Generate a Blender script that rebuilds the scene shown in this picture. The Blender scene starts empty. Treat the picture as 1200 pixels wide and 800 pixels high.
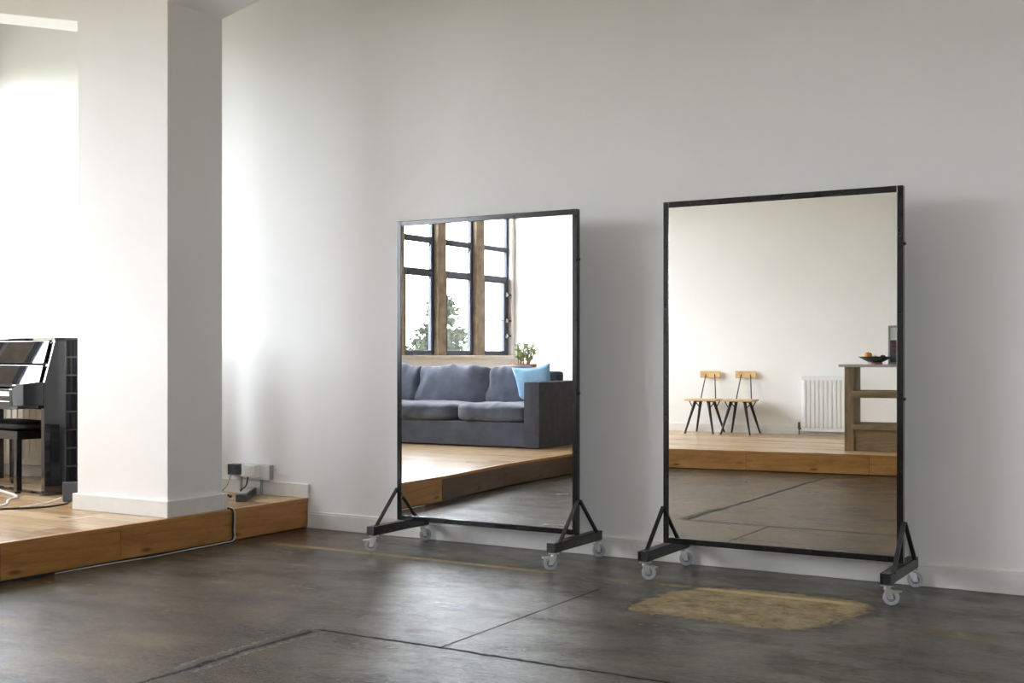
import bpy, bmesh, math, random
from mathutils import Vector, Matrix, noise as mnoise
R = math.radians
S = bpy.context.scene
COL = S.collection
random.seed(7)

# ------------------------------------------------------------------ materials
class X:
    """tiny expression helper over shader math nodes"""
    def __init__(s, nt, sock): s.nt, s.s = nt, sock
    def _op(s, op, *o):
        n = s.nt.nodes.new('ShaderNodeMath'); n.operation = op
        for i, v in enumerate((s,) + o):
            if isinstance(v, X): s.nt.links.new(v.s, n.inputs[i])
            else: n.inputs[i].default_value = v
        return X(s.nt, n.outputs[0])
    def __add__(s, o): return s._op('ADD', o)
    def __sub__(s, o): return s._op('SUBTRACT', o)
    def __mul__(s, o): return s._op('MULTIPLY', o)
    def __truediv__(s, o): return s._op('DIVIDE', o)
    def abs(s): return s._op('ABSOLUTE')
    def floor(s): return s._op('FLOOR')
    def frac(s): return s._op('FRACT')
    def lt(s, o): return s._op('LESS_THAN', o)
    def gt(s, o): return s._op('GREATER_THAN', o)
    def max(s, o): return s._op('MAXIMUM', o)
    def min(s, o): return s._op('MINIMUM', o)
    def pow(s, o): return s._op('POWER', o)
    def step(s, a, b):          # smooth ramp 0..1 as value goes a..b
        n = s.nt.nodes.new('ShaderNodeMapRange'); n.interpolation_type = 'SMOOTHSTEP'
        s.nt.links.new(s.s, n.inputs[0]); n.inputs[1].default_value = a; n.inputs[2].default_value = b
        return X(s.nt, n.outputs[0])

class Mat:
    def __init__(s, name, col=(.8, .8, .8), rough=.5, metal=0., spec=.5, **kw):
        s.m = bpy.data.materials.new(name); s.m.use_nodes = True
        s.nt = s.m.node_tree; s.b = s.nt.nodes['Principled BSDF']
        s.b.inputs['Base Color'].default_value = (*col, 1); s.b.inputs['Roughness'].default_value = rough
        s.b.inputs['Metallic'].default_value = metal; s.b.inputs['Specular IOR Level'].default_value = spec
        for k, v in kw.items(): s.b.inputs[k.replace('_', ' ')].default_value = v
        s._co = None
    def co(s):
        if s._co is None: s._co = s.nt.nodes.new('ShaderNodeTexCoord').outputs['Object']
        return s._co
    def sep(s):
        n = s.nt.nodes.new('ShaderNodeSeparateXYZ'); s.nt.links.new(s.co(), n.inputs[0])
        return [X(s.nt, o) for o in n.outputs]
    def mapped(s, scale):
        n = s.nt.nodes.new('ShaderNodeMapping'); s.nt.links.new(s.co(), n.inputs[0]); n.inputs['Scale'].default_value = scale
        return n.outputs[0]
    def noise(s, scale, detail=4, rough=.55, vec=None, stretch=None, dist=0):
        n = s.nt.nodes.new('ShaderNodeTexNoise')
        v = vec if vec is not None else (s.mapped(stretch) if stretch else s.co())
        s.nt.links.new(v, n.inputs['Vector'])
        n.inputs['Scale'].default_value = scale; n.inputs['Detail'].default_value = detail
        n.inputs['Roughness'].default_value = rough; n.inputs['Distortion'].default_value = dist
        return X(s.nt, n.outputs[0])
    def comb(s, a, b, c):
        n = s.nt.nodes.new('ShaderNodeCombineXYZ')
        for i, v in enumerate((a, b, c)):
            if isinstance(v, X): s.nt.links.new(v.s, n.inputs[i])
            else: n.inputs[i].default_value = v
        return n.outputs[0]
    def white(s, x):
        n = s.nt.nodes.new('ShaderNodeTexWhiteNoise'); n.noise_dimensions = '1D'
        s.nt.links.new(x.s, n.inputs['W']); return X(s.nt, n.outputs[0])
    def ramp(s, x, stops):
        n = s.nt.nodes.new('ShaderNodeValToRGB'); s.nt.links.new(x.s, n.inputs[0])
        e = n.color_ramp.elements
        while len(e) < len(stops): e.new(.5)
        for el, (p, c) in zip(e, stops): el.position = p; el.color = (*c, 1)
        return n.outputs[0]
    def mix(s, fac, a, b, mode='MIX'):
        n = s.nt.nodes.new('ShaderNodeMix'); n.data_type = 'RGBA'; n.blend_type = mode
        if isinstance(fac, X): s.nt.links.new(fac.s, n.inputs[0])
        else: n.inputs[0].default_value = fac
        for i, v in ((6, a), (7, b)):
            if isinstance(v, tuple): n.inputs[i].default_value = (*v, 1)
            else: s.nt.links.new(v, n.inputs[i])
        return n.outputs[2]
    def color(s, c): s.nt.links.new(c, s.b.inputs['Base Color']); return s
    def rough(s, x): s.nt.links.new(x.s, s.b.inputs['Roughness']); return s
    def bump(s, x, strength=.2, dist=.01):
        n = s.nt.nodes.new('ShaderNodeBump'); n.inputs['Strength'].default_value = strength; n.inputs['Distance'].default_value = dist
        s.nt.links.new(x.s, n.inputs['Height']); s.nt.links.new(n.outputs[0], s.b.inputs['Normal']); return s

M = {}
def plain(key, name, col, rough=.5, metal=0., var=.08, scale=12, bump=0., **kw):
    m = Mat(name, col, rough, metal, **kw)
    n = m.noise(scale, 3)
    lo = tuple(c * (1 - var) for c in col); hi = tuple(min(1, c * (1 + var)) for c in col)
    m.color(m.ramp(n, [(.3, lo), (.7, hi)]))
    if bump: m.bump(m.noise(scale * 6, 3), bump, .004)
    M[key] = m.m; return m

w = Mat('white_plaster', (.82, .81, .79), .55)
w.color(w.ramp(w.noise(1.6, 5), [(.3, (.865, .86, .85)), (.7, (.895, .89, .88))]))
w.bump(w.noise(9, 5, .6) + w.noise(70, 2) * .12, .12, .012); M['wall'] = w.m
plain('trim', 'white_gloss_paint', (.80, .79, .77), .35, var=.03)
plain('ceiling', 'white_ceiling_paint', (.88, .87, .85), .8, var=.02)
plain('steel', 'dark_painted_steel', (.011, .0105, .011), .16, 0., var=.25, scale=30, spec=.45)
plain('steel2', 'raw_dark_steel', (.060, .058, .060), .38, .5, var=.25, scale=25, bump=.05)
plain('black', 'matt_black_plastic', (.015, .015, .017), .45, var=.1)
plain('zinc', 'zinc_plated_steel', (.62, .62, .61), .28, 1., var=.1)
plain('wheel', 'grey_castor_rubber', (.40, .42, .46), .45, var=.08)
plain('hub', 'pale_castor_hub', (.20, .205, .22), .4, var=.05)
mm = Mat('mirror_silver', (.93, .94, .94), 0.0, 1.); M['mirror1'] = mm.m
mm = Mat('mirror_silver_warm', (.91, .92, .895), 0.0, 1.); M['mirror2'] = mm.m
plain('stone', 'window_stone', (.36, .29, .21), .8, var=.3, scale=7, bump=.4)
plain('sillm', 'stone_sill_paint', (.80, .76, .70), .6, var=.05)
plain('winframe', 'dark_window_steel', (.05, .055, .075), .4, .3, var=.1)

# concrete floor, cracked, sealed, with a painted line and a bare patch
f = Mat('sealed_concrete', (.1, .1, .1), .3)
x, y, z = f.sep()
n1 = f.noise(1.1, 6, .62); n2 = f.noise(4.5, 6, .65); n3 = f.noise(38, 4, .6); ns = f.noise(2.6, 7, .68, stretch=(.7, 1.4, 1), dist=.3)
base = f.ramp(n1 * .55 + ns * .45, [(.37, (.018, .0145, .009)), (.46, (.054, .044, .029)), (.54, (.10, .082, .054)), (.64, (.20, .16, .10))])
base = f.mix(n2.step(.45, .75) * .55, base, (.125, .11, .092))
base = f.mix(n3.step(.52, .70) * .6, base, (.03, .027, .024))
ochre = f.noise(1.7, 5, .6, stretch=(.6, 1.5, 1), dist=.8).step(.57, .72) * .55
base = f.mix(ochre, base, (.19, .13, .06))
# reddish paint remains near the platform
red = ((x + 5.0) / .5).abs().max(((y - 5.85) / .2).abs()) + (n2 - .5) * 1.6
base = f.mix(red.step(1.1, .5) * .6, base, (.16, .055, .04))
# yellow line
dl = (y - 5.60 + (n1 - .5) * .05).abs() + (n2 - .5) * .02
yel = dl.step(.040, .022) * (x.step(-5.3, -5.0)) * (x.step(-1.35, -1.6)) * (n2 * 1.6 - .15 + n3 * .5).min(1).max(0) * (((x + 2.75) / .35).abs().step(.7, 1.2) * .75 + .25)
base = f.mix(yel, base, (.34, .25, .085))
# bare sandy patch
pa = ((x + 1.89 - (y - 5.31) * .10) / .46).abs().pow(4.0) + ((y - 5.31 - (x + 1.88) * .06) / .39).abs().pow(4.0)
pd = pa + (n2 - .5) * 1.7 + (f.noise(2.6, 2) - .5) * 1.4 + (f.noise(16, 6, .75) - .5) * 2.6
patch = pd.step(1.2, .85)
rim = pd.step(2.6, 1.0) * (n2.step(.40, .6)) * .7
base = f.mix(rim, base, (.035, .03, .024))
pcol = f.ramp(f.noise(9, 8, .75), [(.36, (.20, .15, .085)), (.5, (.36, .28, .165)), (.64, (.50, .405, .26))])
base = f.mix(patch * .92, base, pcol)
base = f.mix(yel * patch * .85, base, (.62, .50, .27))
# expansion joints and cracks
wob = (f.noise(3.2, 5, .7) - .5)
wob2 = (f.noise(30, 3, .6) - .5)
c1 = ((x + 3.30 + wob * .10 + wob2 * .02).abs()).step(.020, .008) * (y.lt(3.88))
dirt = ((x + 3.31 + wob * .10 + wob2 * .08).abs()).step(.075, .03) * y.gt(3.15) * y.lt(3.9)
c2 = ((y - 3.915 + wob * .06 + wob2 * .025).abs()).step(.015, .006) * x.gt(-3.3)
c3 = ((x + 2.678 + wob2 * .006).abs()).step(.008, .003) * y.gt(3.92) * y.lt(5.32)
c4 = ((y - .9 + wob * .1).abs()).step(.01, .004) * x.gt(-3.3)
crack = c1.max(c2).max(c3).max(c4)
base = f.mix(dirt * .8, base, (.10, .085, .055))
base = f.mix(crack, base, (.008, .007, .006))
pits = f.noise(48, 4, .7).step(.57, .64); grains = f.noise(55, 4, .7, stretch=(.8, 1.2, 1)).step(.60, .68)
base = f.mix(pits * (patch * -.6 + .75), base, (.014, .012, .009))
base = f.mix(grains * .6, base, (.27, .235, .175))
f.color(base)
grit = f.noise(46, 5, .72, stretch=(.8, 1.25, 1)); pit = f.noise(17, 6, .7, stretch=(.9, 1.2, 1))
dull = f.noise(2.9, 7, .72, stretch=(.75, 1.3, 1), dist=.2).step(.42, .66)      # where the sealer has worn away
f.rough((dull * .20 + n3 * .09 + .03).max(patch * .8).max(rim * .6).max(crack * .8).max(dirt * .7))
sp_ = (dull * -.30 + .50) * (grit.step(.38, .58) * .6 + .4)
sp_ = sp_.min(patch * -.40 + .46).min(rim * -.5 + .46).max(.03)
f.nt.links.new(sp_.s, f.b.inputs['Specular IOR Level'])
hgt = grit * 1.3 + pit * .8 + f.noise(110, 3, .7) * .4 - pits * .7 + grains * .35 - crack * 1.6 - patch * .5 + patch * f.noise(40, 6, .75) * 1.2
f.bump(hgt, .30, .010); M['floor'] = f.m

def wood(key, name, cols, width=None, along='x', rough=.3, knots=True, grain=1.0, spec=.5):
    m = Mat(name, cols[1], rough, spec=spec)
    x, y, z = m.sep()
    a, b = (x, y) if along == 'x' else ((y, x) if along == 'y' else (z, x))
    if width:
        idx = (b / width).floor(); r = m.white(idx)
        a2 = a + r * 7.3
        seam = ((b / width).frac() - .5).abs().step(.485, .497)
        bi = ((a2) / 1.9).floor(); r2 = m.white(bi + idx * 13.7)
        seam = seam.max(((a2 / 1.9).frac() - .5).abs().step(.498, .4995))
    else:
        a2 = a; r2 = None
    zz = z if along != 'z' else y
    v = m.comb(a2 * (1.3 * grain), b * 9.0, zz * 9.0) if not r2 else m.comb(a2 * (1.3 * grain), b * 9.0, zz * 9.0 + r2 * 40)
    g = m.noise(1.6, 6, .62, vec=v, dist=.7)
    fine = m.noise(14, 3, .6, vec=v)
    t = g * .75 + fine * .25
    if r2: t = t + (r2 - .5) * .26
    c = m.ramp(t, [(.30, cols[0]), (.5, cols[1]), (.70, cols[2])])
    if knots:
        kn = m.noise(2.4, 2, .5, vec=m.comb(a2 * 1.0, b * 3, zz * 3)).step(.70, .80)
        c = m.mix(kn * .8, c, tuple(q * .25 for q in cols[0]))
    if width: c = m.mix(seam * .75, c, tuple(q * .25 for q in cols[0]))
    m.color(c); m.bump(t if not width else t - seam * .6, .08, .006); M[key] = m.m; return m
wood('deck', 'oak_floorboards', ((.35, .215, .105), (.51, .345, .185), (.65, .475, .295)), .185, 'x', .27)
wood('fascia', 'oak_fascia', ((.17, .072, .018), (.30, .142, .040), (.40, .21, .072)), None, 'y', .4)
wood('fascia_d', 'mirror_dimmed_oak_fascia', ((.07, .040, .022), (.115, .070, .040), (.165, .105, .065)), None, 'x', .5)  # board colour darkened to carry the dim tone of the left mirror's reflection
wood('fascia_x', 'oak_fascia_far', ((.25, .105, .026), (.45, .212, .060), (.58, .30, .10)), None, 'x', .4)
wood('pine', 'pale_pine', ((.52, .33, .14), (.66, .45, .22), (.75, .55, .31)), None, 'x', .4, knots=False)
wood('reclaimed', 'reclaimed_timber', ((.13, .085, .04), (.25, .175, .09), (.36, .275, .16)), None, 'x', .65)
wood('reclaimed_z', 'reclaimed_timber_upright', ((.13, .085, .04), (.25, .175, .09), (.36, .275, .16)), None, 'z', .65)
plain('worktop', 'grey_worktop', (.50, .48, .44), .4, var=.06)
plain('panelw', 'white_panel', (.74, .73, .69), .5, var=.03)
plain('leg', 'black_lacquered_wood', (.012, .012, .014), .35, var=.1)
plain('radw', 'white_radiator_enamel', (.82, .82, .82), .3, var=.02)
plain('radb', 'cream_radiator_enamel', (.66, .60, .50), .4, var=.03)
m = plain('sofa', 'slate_blue_linen', (.086, .098, .132), .9, var=.18, scale=8, spec=.2, Sheen_Weight=.4)
m.bump(m.noise(260, 2) * .4 + m.noise(16, 4) * .6, .25, .006)
m = plain('sofa_dark', 'slate_blue_linen_side', (.075, .080, .10), .9, var=.15, scale=9, spec=.2)
m.bump(m.noise(20, 5, .6, stretch=(1, 1, 3)), .5, .01)
m = plain('pillow', 'sky_blue_cotton', (.33, .56, .78), .85, var=.08, spec=.2); m.bump(m.noise(14, 3), .25, .01)
plain('terracotta', 'terracotta', (.55, .24, .11), .75, var=.12)
plain('soil', 'potting_soil', (.04, .028, .018), .95, var=.3, scale=60)
plain('leaf', 'succulent_leaf', (.24, .33, .10), .5, var=.35, scale=30)
plain('stem', 'plant_stem', (.23, .19, .10), .8)
plain('gloss', 'piano_black_lacquer', (.012, .012, .014), .04, var=.05, spec=1.0, Coat_Weight=1.0, Coat_Roughness=.02)
plain('ivory', 'white_piano_key', (.85, .84, .80), .25, var=.02)
plain('ebony', 'black_piano_key', (.012, .012, .012), .3)
plain('leather', 'black_leatherette', (.014, .014, .015), .45, bump=.2)
plain('plastw', 'white_plastic', (.80, .80, .78), .35, var=.02)
plain('plastg', 'grey_plastic', (.38, .38, .39), .45, var=.04)
plain('plastd', 'dark_grey_plastic', (.06, .062, .07), .4, var=.06)
plain('cablew', 'white_cable', (.74, .72, .66), .5); plain('cableb', 'black_cable', (.012, .012, .012), .5)
plain('cableg', 'grey_cable', (.30, .30, .29), .5)
plain('bowl', 'dark_green_ceramic', (.030, .050, .045), .25, var=.15)
plain('bowl_foot', 'reddish_ceramic', (.24, .10, .085), .4)
plain('orange', 'orange_peel', (.80, .30, .03), .5, bump=.3, scale=20)
plain('lime', 'yellow_green_peel', (.48, .50, .07), .45, var=.1); plain('plum', 'dark_plum_skin', (.09, .022, .03), .35)
plain('grass', 'rough_grass', (.12, .125, .08), .95, var=.3, scale=3)
plain('hill', 'dry_hill_grass', (.085, .08, .045), .95, var=.25, scale=.15)
plain('tree', 'conifer_needles', (.030, .045, .022), .8, var=.4, scale=2)
plain('bark', 'tree_bark', (.03, .024, .018), .9, var=.2)
plain('cdcase', 'pale_shelf_lacquer', (.62, .62, .62), .4)
for k, c in dict(a=(.03, .03, .035), b=(.16, .16, .17), c=(.30, .29, .28), d=(.07, .05, .05), e=(.10, .12, .16)).items():
    plain('sp' + k, 'case_spine_' + dict(a='black', b='grey', c='pale', d='brown', e='blue')[k], c, .4, var=.1)
# window glass: thin pane
g = bpy.data.materials.new('window_glass'); g.use_nodes = True; nt = g.node_tree
nt.nodes.remove(nt.nodes['Principled BSDF'])
tr = nt.nodes.new('ShaderNodeBsdfTransparent'); tr.inputs[0].default_value = (.97, .97, .97, 1)
gl = nt.nodes.new('ShaderNodeBsdfGlossy'); gl.inputs['Roughness'].default_value = .02
fr = nt.nodes.new('ShaderNodeFresnel'); fr.inputs[0].default_value = 1.45
geo_ = nt.nodes.new('ShaderNodeNewGeometry'); ir = nt.nodes.new('ShaderNodeMapRange')   # same reflectance from both faces of the pane
nt.links.new(geo_.outputs['Backfacing'], ir.inputs[0]); ir.inputs[3].default_value = 1.45; ir.inputs[4].default_value = 1 / 1.45
nt.links.new(ir.outputs[0], fr.inputs[0])
mx = nt.nodes.new('ShaderNodeMixShader')
nt.links.new(fr.outputs[0], mx.inputs[0]); nt.links.new(tr.outputs[0], mx.inputs[1]); nt.links.new(gl.outputs[0], mx.inputs[2])
nt.links.new(mx.outputs[0], nt.nodes['Material Output'].inputs[0]); M['glass'] = g
# framed print
pm = Mat('printed_poster', (.8, .8, .8), .3); px_, py_, pz_ = pm.sep()
cc = pm.mix(pz_.gt(.25), (.10, .12, .16), (.82, .82, .82))
cc = pm.mix(pz_.gt(.12) * pz_.lt(.25) * pm.noise(30, 2).gt(.5), cc, (.22, .03, .03)); pm.color(cc); M['print'] = pm.m

# ------------------------------------------------------------------ geometry helpers
class MB:
    def __init__(s): s.bm = bmesh.new()
    def box(s, x0, x1, y0, y1, z0, z1, rot=None, bev=0):
        b = bmesh.new()
        vs = [b.verts.new((x, y, z)) for x in (x0, x1) for y in (y0, y1) for z in (z0, z1)]
        for q in ((0, 1, 3, 2), (4, 6, 7, 5), (0, 4, 5, 1), (2, 3, 7, 6), (0, 2, 6, 4), (1, 5, 7, 3)): b.faces.new([vs[i] for i in q])
        bmesh.ops.recalc_face_normals(b, faces=b.faces)
        if bev: bmesh.ops.bevel(b, geom=b.edges[:], offset=bev, segments=2, affect='EDGES', profile=.7)
        if rot is not None: bmesh.ops.transform(b, matrix=rot, verts=b.verts)
        return s._add(b)
    def _add(s, b):
        me = bpy.data.meshes.new('t'); b.to_mesh(me); b.free(); s.bm.from_mesh(me); bpy.data.meshes.remove(me); return s
    def rod(s, p0, p1, r0, r1=None, n=12, bev=0):
        p0, p1 = Vector(p0), Vector(p1); r1 = r0 if r1 is None else r1
        d = p1 - p0; q = d.to_track_quat('Z', 'Y').to_matrix()
        rings = []
        for p, r in ((p0, r0), (p1, r1)):
            rings.append([s.bm.verts.new(p + q @ Vector((r * math.cos(2 * math.pi * i / n), r * math.sin(2 * math.pi * i / n), 0))) for i in range(n)])
        for i in range(n): s.bm.faces.new((rings[0][i], rings[0][(i + 1) % n], rings[1][(i + 1) % n], rings[1][i]))
        s.bm.faces.new(rings[0][::-1]); s.bm.faces.new(rings[1]); return s
    def bar(s, p0, p1, wx, wy, up=(0, 0, 1)):
        """square bar between two points"""
        p0, p1 = Vector(p0), Vector(p1); d = (p1 - p0).normalized(); u = Vector(up)
        if abs(d.dot(u)) > .98: u = Vector((1, 0, 0))
        a = d.cross(u).normalized(); b = a.cross(d).normalized()
        rings = [[s.bm.verts.new(p + a * sx * wx / 2 + b * sy * wy / 2) for sx, sy in ((-1, -1), (1, -1), (1, 1), (-1, 1))] for p in (p0, p1)]
        for i in range(4): s.bm.faces.new((rings[0][i], rings[0][(i + 1) % 4], rings[1][(i + 1) % 4], rings[1][i]))
        s.bm.faces.new(rings[0][::-1]); s.bm.faces.new(rings[1]); return s
    def tube(s, pts, r, n=8):
        # smooth path by Catmull-Rom
        P = [Vector(p) for p in pts]; Q = []
        for i in range(len(P) - 1):
            a, b, c, d = P[max(0, i - 1)], P[i], P[i + 1], P[min(len(P) - 1, i + 2)]
            for k in range(6):
                t = k / 6
                Q.append(.5 * ((2 * b) + (c - a) * t + (2 * a - 5 * b + 4 * c - d) * t * t + (3 * b - a - 3 * c + d) * t ** 3))
        Q.append(P[-1]); prev = None
        for i, p in enumerate(Q):
            d = (Q[min(i + 1, len(Q) - 1)] - Q[max(i - 1, 0)]).normalized()
            u = Vector((0, 0, 1)) if abs(d.z) < .95 else Vector((1, 0, 0))
            a = d.cross(u).normalized(); b = a.cross(d)
            ring = [s.bm.verts.new(p + (a * math.cos(2 * math.pi * k / n) + b * math.sin(2 * math.pi * k / n)) * r) for k in range(n)]
            if prev:
                for k in range(n): s.bm.faces.new((prev[k], prev[(k + 1) % n], ring[(k + 1) % n], ring[k]))
            else: s.bm.faces.new(ring[::-1])
            prev = ring
        s.bm.faces.new(prev); return s
    def lathe(s, prof, n=32, c=(0, 0, 0)):
        prev = None; c = Vector(c)
        for r, z in prof:
            if r < 1e-5: ring = [s.bm.verts.new(c + Vector((0, 0, z)))]
            else: ring = [s.bm.verts.new(c + Vector((r * math.cos(2 * math.pi * i / n), r * math.sin(2 * math.pi * i / n), z))) for i in range(n)]
            if prev:
                for i in range(n):
                    j = (i + 1) % n
                    if len(prev) == 1 and len(ring) > 1: s.bm.faces.new((prev[0], ring[j], ring[i]))
                    elif len(ring) == 1 and len(prev) > 1: s.bm.faces.new((prev[i], prev[j], ring[0]))
                    elif len(ring) > 1: s.bm.faces.new((prev[i], prev[j], ring[j], ring[i]))
            prev = ring
        return s
    def prism(s, poly, axis, a, b):
        """extrude a 2-D polygon along an axis: poly is in the two remaining axes"""
        def P(u, v, t): return {'x': (t, u, v), 'y': (u, t, v), 'z': (u, v, t)}[axis]
        r0 = [s.bm.verts.new(P(u, v, a)) for u, v in poly]; r1 = [s.bm.verts.new(P(u, v, b)) for u, v in poly]
        n = len(poly)
        for i in range(n): s.bm.faces.new((r0[i], r0[(i + 1) % n], r1[(i + 1) % n], r1[i]))
        s.bm.faces.new(r0[::-1]); s.bm.faces.new(r1); return s
    def cushion(s, cx, cy, cz, w, d, h, p=5., puff=.25, seed=0, wr=.012, cuts=16, rot=None):
        b = bmesh.new(); bmesh.ops.create_cube(b, size=2); bmesh.ops.subdivide_edges(b, edges=b.edges[:], cuts=cuts, use_grid_fill=True)
        for v in b.verts:
            q = v.co
            k = (abs(q.x) ** p + abs(q.y) ** p + abs(q.z) ** p) ** (1 / p)
            q = q / k
            e = (1 - q.x ** 4) * (1 - q.y ** 4)
            c = Vector((q.x * w / 2, q.y * d / 2, q.z * h / 2 * (1 - puff + puff * e)))
            if wr:
                o = Vector((seed * 3.1, seed * 1.7, seed * 5.3))
                nn = mnoise.noise(c * 5 + o) + .6 * mnoise.noise(Vector((c.x * 14, c.y * 5, c.z * 9)) + o)
                edge = max(abs(q.x), abs(q.y)) ** 3
                c += q.normalized() * nn * wr * (.6 + edge)
            v.co = c
        if rot is not None: bmesh.ops.transform(b, matrix=rot, verts=b.verts)
        bmesh.ops.translate(b, vec=(cx, cy, cz), verts=b.verts)
        return s._add(b)
    def map(s, fn):
        for v in s.bm.verts: v.co = Vector(fn(*v.co))
        return s
    def build(s, name, mat, parent=None, smooth=False, bev=0, origin=None, angle=40):
        bmesh.ops.recalc_face_normals(s.bm, faces=s.bm.faces)
        if origin is not None: bmesh.ops.translate(s.bm, vec=-Vector(origin), verts=s.bm.verts)
        me = bpy.data.meshes.new(name); s.bm.to_mesh(me); s.bm.free()
        o = bpy.data.objects.new(name, me); COL.objects.link(o)
        me.materials.append(M[mat] if isinstance(mat, str) else mat)
        if parent: o.parent = parent
        if origin is not None: o.location = origin
        if smooth:
            me.shade_smooth()
            if angle < 180: me.set_sharp_from_angle(angle=R(angle))
        if bev:
            b = o.modifiers.new('bevel', 'BEVEL'); b.width = bev; b.segments = 2; b.limit_method = 'ANGLE'; b.angle_limit = R(40)
        return o

def tag(o, label=None, cat=None, group=None, kind=None):
    for k, v in (('label', label), ('category', cat), ('group', group), ('kind', kind)):
        if v: o[k] = v
    return o
def empty(name, loc, rz=0, label=None, cat=None, group=None, kind=None):
    o = bpy.data.objects.new(name, None); COL.objects.link(o); o.empty_display_size = .1
    o.location = loc; o.rotation_euler = (0, 0, rz); return tag(o, label, cat, group, kind)
def structure(o, label=None, cat=None): return tag(o, label, cat, kind='structure')
def copy_tree(o, parent=None):
    c = o.copy(); COL.objects.link(c)
    if parent: c.parent = parent
    for ch in [k for k in bpy.data.objects if k.parent == o]: copy_tree(ch, c)
    return c

# ------------------------------------------------------------------ room shell
WY = 6.24                                   # face of the wall behind the mirrors
def xl(y): return -8.54 - .03 * (y + 2.5)   # face of the window wall
def yo(x): return -2.635 - .05 * (x + 6.24)  # face of the wall opposite
XR, CZ, PZ = 4.6, 4.6, .2
structure(MB().prism([(-9.4, -3.6), (5, -3.6), (5, 6.6), (-9.4, 6.6)], 'z', -.12, 0).build('floor', 'floor'), 'dark sealed concrete floor with cracks, a yellow line and a sandy patch', 'floor')
structure(MB().box(-9.4, 5, -3.6, 6.6, CZ, CZ + .15).build('ceiling', 'ceiling'), 'white ceiling high above the room', 'ceiling')
structure(MB().box(-9.2, 5, WY, WY + .3, 0, CZ).build('wall_back', 'wall'), 'tall white plaster wall behind both wheeled mirrors', 'wall')
structure(MB().box(XR, XR + .3, -3.5, WY, 0, CZ).build('wall_right', 'wall'), 'white plaster wall out of frame to the right', 'wall')
FW = (.95, 2.15, 1.55, 2.95)      # unseen window added for fill light in the wall opposite, right of camera
wf = MB().box(-9.2, FW[0], -.14, 0, 0, CZ).box(FW[1], 5, -.14, 0, 0, CZ).box(FW[0], FW[1], -.14, 0, 0, FW[2]).box(FW[0], FW[1], -.14, 0, FW[3], CZ)
fmap = lambda x, y, z: (x, y + yo(x), z)
structure(wf.map(fmap).build('wall_front', 'wall'), 'white plaster wall behind the two chairs, seen in the right mirror', 'wall')
LIGHTS = [[(-2.45, -1.80), (-1.58, -.92), (-.71, -.05), (.16, .82), (1.03, 1.69)], [(3.57, 4.23), (4.44, 5.10), (5.31, 5.97)]]
SILL, HEAD = 1.18, 3.5
sh = lambda x, y, z: (x + xl(y), y, z)
wl = MB().box(-.13, 0, -2.9, 6.5, 0, SILL - .05).box(-.13, 0, -2.9, 6.5, HEAD, CZ)
wl.box(-.13, 0, -2.9, -2.45, SILL - .05, HEAD).box(-.13, 0, 1.69, 3.57, SILL - .05, HEAD).box(-.13, 0, 5.97, 6.5, SILL - .05, HEAD)
structure(wl.map(sh).build('wall_left', 'wall'), 'white plaster wall pierced by tall stone-mullioned windows', 'wall')
for gi, gl_ in enumerate(LIGHTS):
    structure(MB().box(-.13, .035, gl_[0][0] - .02, gl_[-1][1] + .02, SILL - .05, SILL).map(sh).build('window_sill', 'sillm', bev=.006), 'pale stone sill under the tall windows' if gi == 0 else 'pale stone sill of the windows by the piano', 'window sill')
    for (a, b), (c, d) in zip(gl_[:-1], gl_[1:]):
        poly = [(-.135, b + .03), (-.112, b), (-.05, b), (-.004, b + .014), (-.004, c - .014), (-.05, c), (-.112, c), (-.135, c - .03)]
        structure(MB().prism(poly, 'z', SILL, HEAD).map(sh).build('mullion', 'stone', bev=.006), 'stone mullion between two tall window lights', 'mullion')
nwin = 0
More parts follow.
